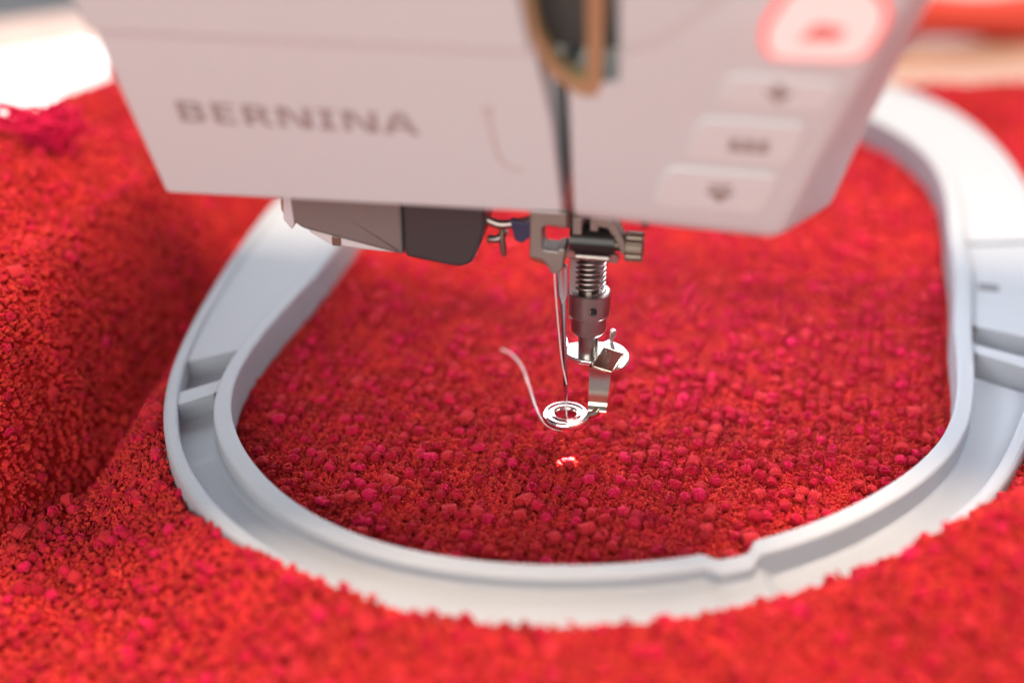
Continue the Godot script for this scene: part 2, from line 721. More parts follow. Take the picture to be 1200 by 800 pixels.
func nub_shape(radius: float, wraps: int, sd: int) -> ArrayMesh:
	# a bundle of yarn wraps lying side by side, each arched over from the cloth and back into it
	var r := RandomNumberGenerator.new()
	r.seed = sd
	var s := Shape.new()
	var pitch := radius * 1.9 / wraps
	var thick := pitch * 0.66
	for i in wraps:
		var u := (i - (wraps - 1) * 0.5) * pitch
		var big := radius * sqrt(maxf(0.3, 1.0 - pow(u / (radius * 1.25), 2.0))) * r.randf_range(0.9, 1.06)
		var skew := r.randf_range(-0.25, 0.25) * radius
		var path := PackedVector3Array()
		var radii := PackedFloat32Array()
		for k in 11:
			var a := lerpf(-0.45, PI + 0.45, k / 10.0)
			path.append(Vector3(u + skew * 0.5 * cos(a), 0.15 * radius + big * sin(a) * 0.85, big * cos(a)))
			radii.append(thick * r.randf_range(0.9, 1.08))
		s.tube(path, radii, 6, false)
	var core := PackedVector3Array()
	for k in 5:
		core.append(Vector3((k - 2) * radius * 0.48, 0.25 * radius, 0))
	s.tube(core, [0.45 * radius, 0.75 * radius, 0.8 * radius, 0.75 * radius, 0.45 * radius], 8)
	return s.mesh()


func in_view(p: Vector3, margin := 1.35) -> bool:
	var q := p - Vector3(-10.34, 154.67, 232.09)
	var w := deg_to_rad(29.05)
	var depth := -q.y * sin(w) - q.z * cos(w)
	if depth < 40.0:
		return false
	var up := q.y * cos(w) - q.z * sin(w)
	return absf(q.x) < depth * 0.36 * margin + 6.0 and absf(up) < depth * 0.24 * margin + 8.0


func crowd(called: String, m: Mesh, places: Array, colors: PackedColorArray, parent: Node) -> void:
	var mm := MultiMesh.new()
	mm.transform_format = MultiMesh.TRANSFORM_3D
	mm.use_colors = true
	mm.mesh = m
	mm.instance_count = places.size()
	for k in places.size():
		mm.set_instance_transform(k, places[k])
		mm.set_instance_color(k, colors[k])
	var o := MultiMeshInstance3D.new()
	o.multimesh = mm
	o.material_override = M.yarn
	o.name = numbered(called, parent)
	parent.add_child(o, true)
	o.set_meta("kind", "stuff")


func yarn_color(x: float, z: float) -> Color:
	var pick := rng.randf()
	var c := Color(0.585, 0.030, 0.032)
	if pick < 0.3:
		c = Color(0.61, 0.044, 0.032)
	elif pick < 0.55:
		c = Color(0.56, 0.020, 0.038)
	var k := rng.randf_range(0.82, 1.12) * (1.0 + 0.3 * fine.get_noise_2d(x * 0.7 + 900.0, z * 0.7))
	return Color(c.r * k, c.g * k, c.b * k)


func placed_on(p: Vector3, up: Vector3, yaw: float, tip: float, size: float) -> Transform3D:
	var side := Vector3(cos(yaw), 0, sin(yaw))
	side = (side - up * side.dot(up)).normalized()
	var b := Basis(side, up, side.cross(up))
	b = b * Basis(Vector3(1, 0, 0), tip)
	return Transform3D(b.scaled(Vector3.ONE * size), p * MM)


func cloth() -> void:
	in_r = polar(IN_PTS)
	out_r = polar(OUT_PTS)
	var t := thing("knit_cloth", "red boucle knit cloth with magenta nubs, stretched in the hoop and heaped around it", "cloth")
	# the panel inside the hoop
	var s := Shape.new()
	var rows := []
	for j in 60:
		var row := PackedVector3Array()
		for k in 240:
			var a := TAU * k / 240.0
			var p := MID + Vector2(cos(a), sin(a)) * (look(in_r, a) - 2.0) * (j + 0.02) / 59.0
			var w := hoop_to_world(p)
			w.y = panel(w.x, w.z) - 0.35
			row.append(w)
		rows.append(row)
	s.sheet(rows, true, Vector3.UP)
	part("hooped_panel", s, M.base, t)
	# the loose cloth round it
	s = Shape.new()
	rows = []
	for j in 92:
		var row := PackedVector3Array()
		for k in 481:
			var a := TAU * k / 480.0
			var deg := rad_to_deg(wrapf(a, -PI, PI))
			var start := edge_start(deg)
			var d := start + (260.0 * pow((j - 2.0) / 89.0, 1.9) if j > 2 else 0.0)
			if j < 2:
				d = start + [0.9, 0.1][j]
			var p := MID + Vector2(cos(a), sin(a)) * (look(out_r, a) + d)
			var w := hoop_to_world(p)
			w.y = drape(w.x, w.z, d, deg) - 0.5
			if j < 2:
				w.y -= [2.0, 0.9][j]
			row.append(w)
		rows.append(row)
	grid_where(s, rows)
	part("loose_drape", s, M.base, t)
	# yarn: short plied loops standing on the sheet, by the tens of thousands
	var kinds := [strand(0.19, 1.0, 0.5, 0.9, 1), strand(0.22, 0.85, 0.55, 0.6, 2), strand(0.14, 1.5, 0.4, 1.6, 3), strand(0.24, 0.8, 0.6, 0.5, 4), strand(0.19, 1.2, 0.5, 1.1, 5)]
	var places := [[], [], [], [], []]
	var colors := [PackedColorArray(), PackedColorArray(), PackedColorArray(), PackedColorArray(), PackedColorArray()]
	var yaw0 := deg_to_rad(HOOP_TURN)
	var col := 0
	var px := -78.0
	while px < 82.0:
		col += 1
		var pz := -215.0
		while pz < 54.0:
			pz += 0.62
			var q := Vector2(px + rng.randf_range(-0.2, 0.2), pz + rng.randf_range(-0.3, 0.3))
			var r := q - MID
			if r.length() > look(in_r, r.angle()) - 3.4:
				continue
			var w := hoop_to_world(q)
			if not in_view(w):
				continue
			var bump := knit_cell(q.x, q.y)
			if bump.y > NUB_LOT and bump.x > 0.8:
				continue
			w.y = panel(w.x, w.z) + rng.randf_range(-0.3, 0.12)
			var k := rng.randi() % 5
			var yaw := yaw0 + (0.75 if col % 2 == 0 else -0.75) + PI / 2 + rng.randfn(0.0, 0.45)
			places[k].append(placed_on(w, Vector3(rng.randf_range(-0.25, 0.25), 1, rng.randf_range(-0.25, 0.25)).normalized(), yaw, rng.randf_range(-0.6, 0.6), rng.randf_range(0.7, 1.15)))
			colors[k].append(yarn_color(w.x, w.z))
		px += 0.66
	for i in 5:
		crowd("panel_yarn", kinds[i], places[i], colors[i], t)
	var inner_places := places
	var inner_colors := colors
	places = [[], [], [], [], []]
	colors = [PackedColorArray(), PackedColorArray(), PackedColorArray(), PackedColorArray(), PackedColorArray()]
	var nub_spots := []
	var row_yaw := atan2(0.8, -0.55)
	var nub_cells := {}
	var x := -250.0
	while x < 230.0:
		x += 0.8
		var z := -236.0
		while z < 140.0:
			z += 0.8
			var w := Vector3(x + rng.randf_range(-0.45, 0.45), 0, z + rng.randf_range(-0.45, 0.45))
			if not in_view(Vector3(w.x, 10, w.z), 1.55):
				continue
			var o := outline_at(w.x, w.z)
			var begin := edge_start(o[1])
			if o[0] < begin - 0.3 or not cloth_reaches(w.x, w.z):
				continue
			w.y = drape(w.x, w.z, o[0], o[1])
			if not in_view(w):
				continue
			var hx := drape(w.x + 0.8, w.z, o[0] + 0.0, o[1]) - w.y
			var hz := drape(w.x, w.z + 0.8, o[0] + 0.0, o[1]) - w.y
			var up := Vector3(-hx / 0.8, 1, -hz / 0.8).normalized()
			if o[0] < begin + 0.6:
				w.y -= rng.randf_range(0.0, 1.2)
			var copies := 1
			var steep := 1.0 / maxf(0.3, up.y) - 1.0
			while steep > 0.0:
				if rng.randf() < steep:
					copies += 1
				steep -= 1.0
			for c in copies:
				var k := rng.randi() % 5
				var jit := Vector3(rng.randf_range(-0.4, 0.4), 0, rng.randf_range(-0.4, 0.4)) if c else Vector3.ZERO
				jit.y = -(up.x * jit.x + up.z * jit.z) / up.y
				var tilt := (up + Vector3(rng.randf_range(-0.3, 0.3), 0, rng.randf_range(-0.3, 0.3))).normalized()
				places[k].append(placed_on(w + jit + up * rng.randf_range(-0.3, 0.15), tilt, row_yaw + (0.7 if posmod(floori((w.x * 0.8 + w.z * 0.55) / 1.15), 2) == 0 else -0.7) + rng.randfn(0.0, 0.4), rng.randf_range(-0.6, 0.6), rng.randf_range(0.75, 1.25)))
				colors[k].append(yarn_color(w.x, w.z))
			var bump := knit_cell(w.x * 0.8 + w.z * 0.55, w.z * 0.8 - w.x * 0.55)
			if bump.y > NUB_LOT + 0.04 and bump.x > 0.45:
				var cell := Vector2i(floori((w.x * 0.8 + w.z * 0.55) / 2.6), roundi(bump.y * 1e6))
				if not nub_cells.has(cell):
					nub_cells[cell] = true
					nub_spots.append([w, up, false])
	for i in 5:
		crowd("drape_yarn", kinds[i], places[i], colors[i], t)
	# stray fibres that stand off the yarn
	var hair := Shape.new()
	hair.tube(spline([Vector3(-0.9, -0.2, 0), Vector3(-0.4, 0.5, 0.2), Vector3(0.2, 0.75, -0.1), Vector3(0.8, 0.35, 0.3), Vector3(1.0, 0.5, 0.7)], 2), 0.022, 3, false)
	var hair_places := []
	var hair_colors := PackedColorArray()
	for k in 5:
		for i in range(0, places[k].size(), 5):
			var f: Transform3D = places[k][i]
			hair_places.append(Transform3D(Basis(Vector3.UP, rng.randf() * TAU).scaled(Vector3.ONE * rng.randf_range(0.7, 1.6)), f.origin))
			hair_colors.append(colors[k][i])
		for i in range(0, inner_places[k].size(), 5):
			var f: Transform3D = inner_places[k][i]
			hair_places.append(Transform3D(Basis(Vector3.UP, rng.randf() * TAU).scaled(Vector3.ONE * rng.randf_range(0.6, 1.4)), f.origin))
			hair_colors.append(inner_colors[k][i])
	crowd("fuzz", hair.mesh(), hair_places, hair_colors, t)
	# nubs: tight coils of thicker yarn
	for c in range(-34, 36):
		for row in range(-114, 29):
			var q := knit_spot(c, row)
			if knit_cell(q.x, q.y).y < NUB_LOT:
				continue
			q += Vector2(rng.randf_range(-0.3, 0.3), rng.randf_range(-0.3, 0.3))
			var r := q - MID
			if r.length() > look(in_r, r.angle()) - 5.4:
				continue
			var w := hoop_to_world(q)
			if not in_view(w):
				continue
			w.y = panel(w.x, w.z)
			nub_spots.append([w, Vector3(rng.randf_range(-0.2, 0.2), 1, rng.randf_range(-0.2, 0.2)).normalized(), true])
	var eye := Vector3(-10.34, 154.67, 232.09)
	nub_spots.sort_custom(func(a, b): return eye.distance_squared_to(a[0]) < eye.distance_squared_to(b[0]))
	var nubs := [nub_shape(0.85, 5, 11), nub_shape(0.95, 6, 12), nub_shape(0.75, 4, 13), nub_shape(1.05, 4, 14)]
	var tints := [Color(0.54, 0.011, 0.046), Color(0.62, 0.013, 0.075), Color(0.43, 0.010, 0.030), Color(0.47, 0.011, 0.036), Color(0.52, 0.026, 0.036), Color(0.4, 0.010, 0.028)]
	var shades: Array[StandardMaterial3D] = []
	for c in tints:
		var m := grained(mat(lin(c.r, c.g, c.b), 0.85, 0.0, 0.25), 0.12, 260.0, 6.0, 0.8)
		m.rim_enabled = true
		m.rim = 0.06
		m.rim_tint = 0.8
		shades.append(m)
	var rest := []
	var rest_c := []
	for k in 4:
		rest.append([])
		rest_c.append(PackedColorArray())
	var made := 0
	for spot in nub_spots:
		var kind := rng.randi() % 3 if rng.randf() > 0.12 else 3
		var tint := rng.randi() % 6 if kind < 3 else 4
		var size := rng.randf_range(0.8, 1.25)
		var x4 := placed_on(spot[0] + spot[1] * rng.randf_range(-0.25, 0.3), spot[1], rng.randf() * TAU, rng.randf_range(-0.35, 0.35), size)
		x4.basis = x4.basis * Basis.from_scale(Vector3(rng.randf_range(0.75, 1.3), rng.randf_range(0.75, 1.05), rng.randf_range(0.8, 1.15)))
		if made < 300 and in_view(spot[0], 0.98):
			var o := part("nub", nubs[kind], shades[tint], t)
			o.transform = x4
			made += 1
		else:
			rest[kind].append(x4)
			rest_c[kind].append(tints[tint])
	# loose loops of the same yarn over each nub
	var over := []
	var over_c := PackedColorArray()
	for spot in nub_spots:
		var base_c: Color = tints[rng.randi() % 6]
		for i in 8:
			var side := Vector3(rng.randf_range(-1, 1), rng.randf_range(0.1, 1), rng.randf_range(-1, 1)).normalized()
			over.append(placed_on(spot[0] + spot[1] * 0.1 + side * 0.82, side, rng.randf() * TAU, rng.randf_range(-0.3, 0.3), rng.randf_range(0.7, 1.1)))
			var b := rng.randf_range(0.85, 1.12)
			over_c.append(Color(base_c.r * b, base_c.g * b, base_c.b * b))
	crowd("nub_yarn", kinds[2], over, over_c, t)
	for k in 4:
		crowd("far_nubs", nubs[k], rest[k], rest_c[k], t)
	# a frayed tuft of yarn ends at the cloth's far left corner
	s = Shape.new()
	for k in 60:
		var b := Vector3(-118 + rng.randf_range(-4, 4), 30, -84 + rng.randf_range(-3, 3))
		var o := outline_at(b.x, b.z)
		b.y = drape(b.x, b.z, o[0], o[1]) - 1.0
		var lean := Vector3(rng.randf_range(-0.6, 0.5), 1, rng.randf_range(-0.4, 0.4))
		s.tube(spline([b, b + lean * rng.randf_range(4, 6) + Vector3(-1, 0, 0), b + lean * rng.randf_range(6, 11) + Vector3(rng.randf_range(-5, 2), 0, 0), b + lean * rng.randf_range(6, 12) + Vector3(rng.randf_range(-9, 2), rng.randf_range(-3, 1), 0)], 4), 0.45, 5)
	part("frayed_tuft", s, shades[1], t)


func panel(x: float, z: float) -> float:
	var p := world_to_hoop(x, z)
	return 0.35 * soft.get_noise_2d(x, z) + 0.5 * fine.get_noise_2d(x * 1.7, z * 1.7) + knit(p.x, p.y)


func knit_cell(x: float, z: float) -> Vector2:
	# rows of knitted bumps: how high this place stands in its bump, and the bump's own lot
	var c := floorf(x / 2.6)
	var v := z / 2.3 + 0.5 * fposmod(c, 2.0)
	var w := floorf(v)
	var lot := float(hash(Vector2i(int(c), int(w))) % 10007) / 10007.0
	return Vector2(cos(PI * (x / 2.6 - c - 0.5)) * cos(PI * (v - w - 0.5)), lot)


func knit(x: float, z: float) -> float:
	var k := knit_cell(x, z)
	return k.x * (0.8 + 0.8 * k.y) - 0.75


func knit_spot(c: int, w: int) -> Vector2:
	# the middle of a bump
	return Vector2((c + 0.5) * 2.6, (w + 0.5 - 0.5 * posmod(c, 2)) * 2.3)


func grid_where(s: Shape, rows: Array) -> void:
	# a sheet without the squares that lie past the cloth's edges
	s.sheet(rows, false, Vector3.UP)
	var old := s.t.duplicate()
	s.t.clear()
	for k in range(0, old.size(), 3):
		var c := (s.v[old[k]] + s.v[old[k + 1]] + s.v[old[k + 2]]) / 3.0
		if cloth_reaches(c.x, c.z) and c.z < 150.0:
			s.t.append_array([old[k], old[k + 1], old[k + 2]])


# ------------------------------------------------------------------ the sewing machine
func face(x: float, s: float, out := 0.0) -> Transform3D:
	# a frame on the head's leaning front: x to the right, y up the face, z outward
	var w := deg_to_rad(TILT)
	var ex := Vector3.RIGHT
	var es := Vector3(0, cos(w), sin(w))
	var en := ex.cross(es)
	return Transform3D(Basis(ex, es, en), Vector3(0, 61, 21) + ex * x + es * s + en * out)


func v2(a: Array) -> Array:
	var out := []
	for k in range(0, a.size(), 2):
		out.append(Vector2(a[k], a[k + 1]))
	return out


func machine() -> void:
	var t := thing("sewing_machine", "off-white sewing machine head with lit start button and embroidery foot above the hoop", "sewing machine", Vector3.ZERO, -MACHINE_TURN)
	var s: Shape
	# left cover, upper cover
	s = Shape.new()
	s.slab(rounded(v2([-66.6, -1.6, 1.3, -0.2, 0.6, 20, -1.5, 37.0, -68.2, 37.0]), 1.2), face(0, 0), 4.0, 0.7)
	var cover := part("left_cover", s, M.shell, t)
	s = Shape.new()
	s.slab(rounded(v2([-68.4, 35.2, -1.7, 35.2, -2.8, 46, -3.2, 52, -69.4, 52]), 1.0), face(0, 0, 1.2), 4.0, 0.5)
	part("upper_cover", s, M.shell, t)
	# lettering and the threading mark on the left cover
	var words := TextMesh.new()
	var font := SystemFont.new()
	font.font_names = PackedStringArray(["Droid Sans"])
	font.font_weight = 700
	words.font = font
	words.text = "BERNINA"
	words.font_size = 64
	words.pixel_size = 0.0001
	words.depth = 0.0001
	var box := words.get_aabb()
	var letters := part("lettering", words, M.print, cover)
	var grow := Vector3(38.8 * MM / box.size.x, 4.6 * MM / box.size.y, 1.0)
	var f := face(-39.7, 18.5, 0.0)
	letters.transform = Transform3D(f.basis.scaled_local(grow), f * Vector3.ZERO * MM - f.basis.scaled_local(grow) * box.get_center())
	s = Shape.new()
	var j_path := PackedVector3Array()
	for p in spline([Vector3(-9.2, 22.3, 0), Vector3(-8.9, 17.5, 0), Vector3(-8.3, 12.6, 0), Vector3(-7.0, 10.3, 0), Vector3(-4.6, 9.6, 0)], 5):
		j_path.append(face(p.x, p.y, -0.25).origin)
	s.tube(j_path, 0.38, 8)
	s.lathe([[0, 0.1], [0.8, 0.1], [0.8, -0.1], [0, -0.1]], face(-9.2, 22.3, 0.02) * Transform3D(Basis.from_euler(Vector3(PI / 2, 0, 0)), Vector3.ZERO), 16)
	part("threading_mark", s, M.mark_soft, cover)
	# the body behind the covers
	s = Shape.new()
	left_body(s)
	part("body", s, M.shell, t)
	# right housing with its bevelled flank
	s = Shape.new()
	right_body(s)
	var right := part("right_housing", s, M.shell, t)
	s = Shape.new()
	s.slab(rounded(v2([10.9, 35.5, 14.8, 36.8, 23.9, 44.9, 29.5, 52, 10.9, 52]), 0.8), face(0, 0, 0.7), 1.5, 0.6)
	part("upper_plate", s, M.shell, right)
	# painted-in dark slab for the opening's shade, and the take-up lever in front
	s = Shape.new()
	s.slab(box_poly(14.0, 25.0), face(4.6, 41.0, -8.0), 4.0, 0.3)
	part("take_up_shade", s, M.opening_shade, t)
	s = Shape.new()
	s.slab(box_poly(15.0, 88.0), at(4.0, 106.0, -26), 2.0, 0.2)
	part("light_stop", s, M.shell, t)  # added plate, keeps light from leaking in from behind
	s = Shape.new()
	s.slab(PackedVector2Array(v2([-3.0, 52, -2.6, 46, -1.7, 37.5, 0.4, 31.0, 3.0, 28.0, 5.4, 26.4, 7.4, 26.8, 8.2, 29, 8.8, 46, 9.0, 52, 6.6, 52, 6.4, 46, 6.0, 30.4, 5.4, 29.4, 4.3, 29.6, 1.6, 32.6, -0.6, 38.0, -1.7, 46, -2.0, 52])), face(0, 0, 0.3), 3.0, 0.25)
	part("take_up_lever", s, M.brass, t)
	# buttons
	var start_poly := rounded(v2([31.0, 36.0, 44.6, 36.4, 47.2, 44.6, 44.4, 50, 33.6, 50, 30.0, 41]), 3.0, 6)
	s = Shape.new()
	s.slab(start_poly, face(0, 0, 1.0), 2.0, 0.6)
	var start := part("start_stop_button", s, M.glow_rim, right)
	var mid := Vector2(38.2, 43.0)
	var inner := PackedVector2Array()
	for p in start_poly:
		inner.append(mid + (p - mid) * 0.91)
	s = Shape.new()
	s.slab(inner, face(0, 0, 1.25), 0.5, 0.2)
	part("button_light", s, M.glow, start)
	s = Shape.new()
	s.slab(PackedVector2Array(v2([35.0, 40.0, 40.6, 40.4, 41.2, 42.6, 37.4, 43.4])), face(0, 0, 1.33), 0.2, 0.05)
	part("icon", s, M.icon_red, start)
	var keys := [[24.4, 26.2, 40.4, 25.6, 42.4, 31.6, 26.4, 32.6], [20.3, 14.8, 36.4, 14.2, 38.4, 23.4, 22.6, 23.6], [15.6, 3.6, 32.8, 3.2, 35.4, 12.4, 17.9, 12.8]]
	var icons := [Vector2(33.4, 29.4), Vector2(29.9, 18.9), Vector2(26.2, 7.8)]
	for k in 3:
		s = Shape.new()
		s.slab(rounded(v2(keys[k]), 2.2), face(0, 0, 0.5), 1.4, 0.45)
		var b := part("push_button", s, M.pad, right)
		s = Shape.new()
		var c: Vector2 = icons[k]
		if k == 0:      # needle up and down
			s.slab(PackedVector2Array([c + Vector2(-2.2, 0.6), c + Vector2(0, -1.9), c + Vector2(2.2, 0.6), c + Vector2(0.7, 0.6), c + Vector2(0.7, 1.8), c + Vector2(-0.7, 1.8), c + Vector2(-0.7, 0.6)]), face(0, 0, 0.56), 0.2, 0.05)
		elif k == 1:    # bar with dots
			for i in 3:
				s.slab(box_poly(1.5, 2.0), face(c.x + (i - 1) * 2.1, c.y, 0.56), 0.2, 0.05)
			s.slab(box_poly(6.0, 0.7), face(c.x, c.y - 1.3, 0.57), 0.2, 0.05)
		else:           # arrow and bar
			s.slab(PackedVector2Array([c + Vector2(-2.4, 0.5), c + Vector2(0, -2.2), c + Vector2(2.4, 0.5)]), face(0, 0, 0.56), 0.2, 0.05)
			s.slab(box_poly(3.6, 0.9), face(c.x, c.y + 1.5, 0.57), 0.2, 0.05)
		part("icon", s, M.icon, b)
	# small dark foot under the right corner
	s = Shape.new()
	s.slab(rounded(v2([25.5, -1.6, 33.0, -1.9, 31.5, 0.5, 24.5, 0.8]), 0.6), face(0, 0, -0.6), 3.0, 0.3)
	part("corner_bumper", s, M.bronze, right)
	# arm that carries the head, with the work light under it
	s = Shape.new()
	s.slab(box_poly(170, 62, 8.0), Transform3D(Basis(), Vector3(125, 162, 8)), 84.0, 5.0, 4)
	var arm := part("arm", s, M.shell, t)
	s = Shape.new()
	s.slab(box_poly(110, 14, 3.0), Transform3D(Basis.from_euler(Vector3(PI / 2, 0, 0)), Vector3(125, 130.2, -34)), 1.5, 0.4)
	part("work_light", s, M.led, arm)
	var l := lamp("work_light_lamp", Vector3.ZERO, Vector3(0, -1, 0), Vector2(0.11, 0.014), 0.019, Color(0.94, 0.97, 1.0))
	remove_child(l)
	t.add_child(l)
	l.transform = Transform3D(Basis.looking_at(Vector3(-0.25, -1, 0), Vector3.FORWARD), Vector3(125, 127.5, -34) * MM)
	s = Shape.new()
	s.slab(box_poly(26, 10, 2.0), Transform3D(Basis.from_euler(Vector3(PI / 2, 0, 0)), Vector3(20, 60.2, -34)), 1.4, 0.3)
	part("needle_light", s, M.led, t)
	l = lamp("needle_light_lamp", Vector3.ZERO, Vector3(0, -1, 0), Vector2(0.026, 0.01), 0.0045, Color(0.94, 0.97, 1.0))
	remove_child(l)
	t.add_child(l)
	l.transform = Transform3D(Basis.looking_at(Vector3(0, -1, -0.1), Vector3.FORWARD), Vector3(20, 58.0, -34) * MM)
	needle_area(t)


func left_body(s: Shape) -> void:
	var rows := []
	for y: float in [59.6, 60.6, 61.4, 70.0, 88.0, 88.3, 106.9, 108.0, 150.0]:
		var zf := 21.0 + (minf(y, 108.0) - 61.0) * tan(deg_to_rad(TILT)) - (3.2 if y < 107.0 else 0.0)
		var inset: float = {59.6: 2.0, 60.6: 0.6}.get(y, 0.0)
		var xr := 0.9 if y < 88.2 else -3.4
		var xl := -66.2 - (y - 60.0) * 0.055 + inset
		var row := PackedVector3Array()
		for p in rounded(v2([xl, zf - inset, xr - inset * 0.3, zf - inset, xr - inset * 0.3, -62 + inset, xl, -62 + inset]), 2.0, 4):
			row.append(Vector3(p.x, y, p.y))
		rows.append(row)
	s.strips(rows, true)
	s.flat(rows[0], Vector3.DOWN)
	s.flat(rows[-1], Vector3.UP)


func right_body(s: Shape) -> void:
	var rows := []
	for y: float in [59.9, 60.4, 61.4, 63.0, 75.0, 87.4, 87.7, 95.0, 108.0, 120.0, 150.0]:
		var zf := 21.0 + (minf(y, 108.0) - 61.0) * tan(deg_to_rad(TILT))
		var along := (minf(y, 120.0) - 61.0) / cos(deg_to_rad(TILT))
		var inset: float = {59.9: 1.6, 60.4: 0.7, 61.4: 0.15}.get(y, 0.0)
		var xr := 36.6 + along * 0.265 - inset
		var xf := 44.2 + along * 0.215 - inset
		var xl := (3.2 if y < 87.5 else 10.7) + inset * 0.3
		var corner := PackedVector2Array(v2([xl, zf - inset, xr - 1.6, zf - inset, xr - 0.5, zf - 0.35 - inset, xr + 0.5, zf - 1.5 - inset, xf - 0.8, zf - 12.0, xf, zf - 13.5, xf + 0.2, zf - 16.0, xf - 1.0, -62, xl, -62]))
		var row := PackedVector3Array()
		for p in corner:
			row.append(Vector3(p.x, y - (1.5 * smoothstep(12.0, 36.0, p.x) * smoothstep(75.0, 63.0, y)), p.y))
		rows.append(row)
	# strips run round the body: turn the rows so that the corner is rounded between them
	var m: int = rows[0].size()
	var first := s.v.size()
	for k in m:
		var k1 := (k + 1) % m
		var col := [PackedVector3Array(), PackedVector3Array()]
		for j in rows.size():
			col[0].append(rows[j][k])
			col[1].append(rows[j][k1])
		var n0 := PackedVector3Array()
		for j in rows.size() - 1:
			var nn: Vector3 = (col[1][j] - col[0][j]).cross(col[0][j + 1] - col[0][j]).normalized()
			var out: Vector3 = (col[0][j] + col[1][j]) * 0.5 - Vector3(22, col[0][j].y, -20)
			n0.append(nn if nn.dot(out) > 0.0 else -nn)
		for j in rows.size() - 1:
			var ids := [s.add(col[0][j], n0[j]), s.add(col[1][j], n0[j]), s.add(col[1][j + 1], n0[j]), s.add(col[0][j + 1], n0[j])]
			s.quad(ids[0], ids[1], ids[2], ids[3])
	s.flat(rows[0], Vector3.DOWN)
	s.flat(rows[-1], Vector3.UP)
	# smooth the rounded corner: average the normals of neighbours that nearly agree
	var sums := {}
	for k in range(first, s.v.size()):
		var key := (s.v[k] * 100.0).round()
		if not sums.has(key):
			sums[key] = []
		sums[key].append(s.n[k])
	var fresh := s.n.duplicate()
	for k in range(first, s.v.size()):
		var sum := Vector3.ZERO
		for q in sums[(s.v[k] * 100.0).round()]:
			if q.dot(s.n[k]) > 0.62:
				sum += q
		fresh[k] = sum.normalized()
	s.n = fresh


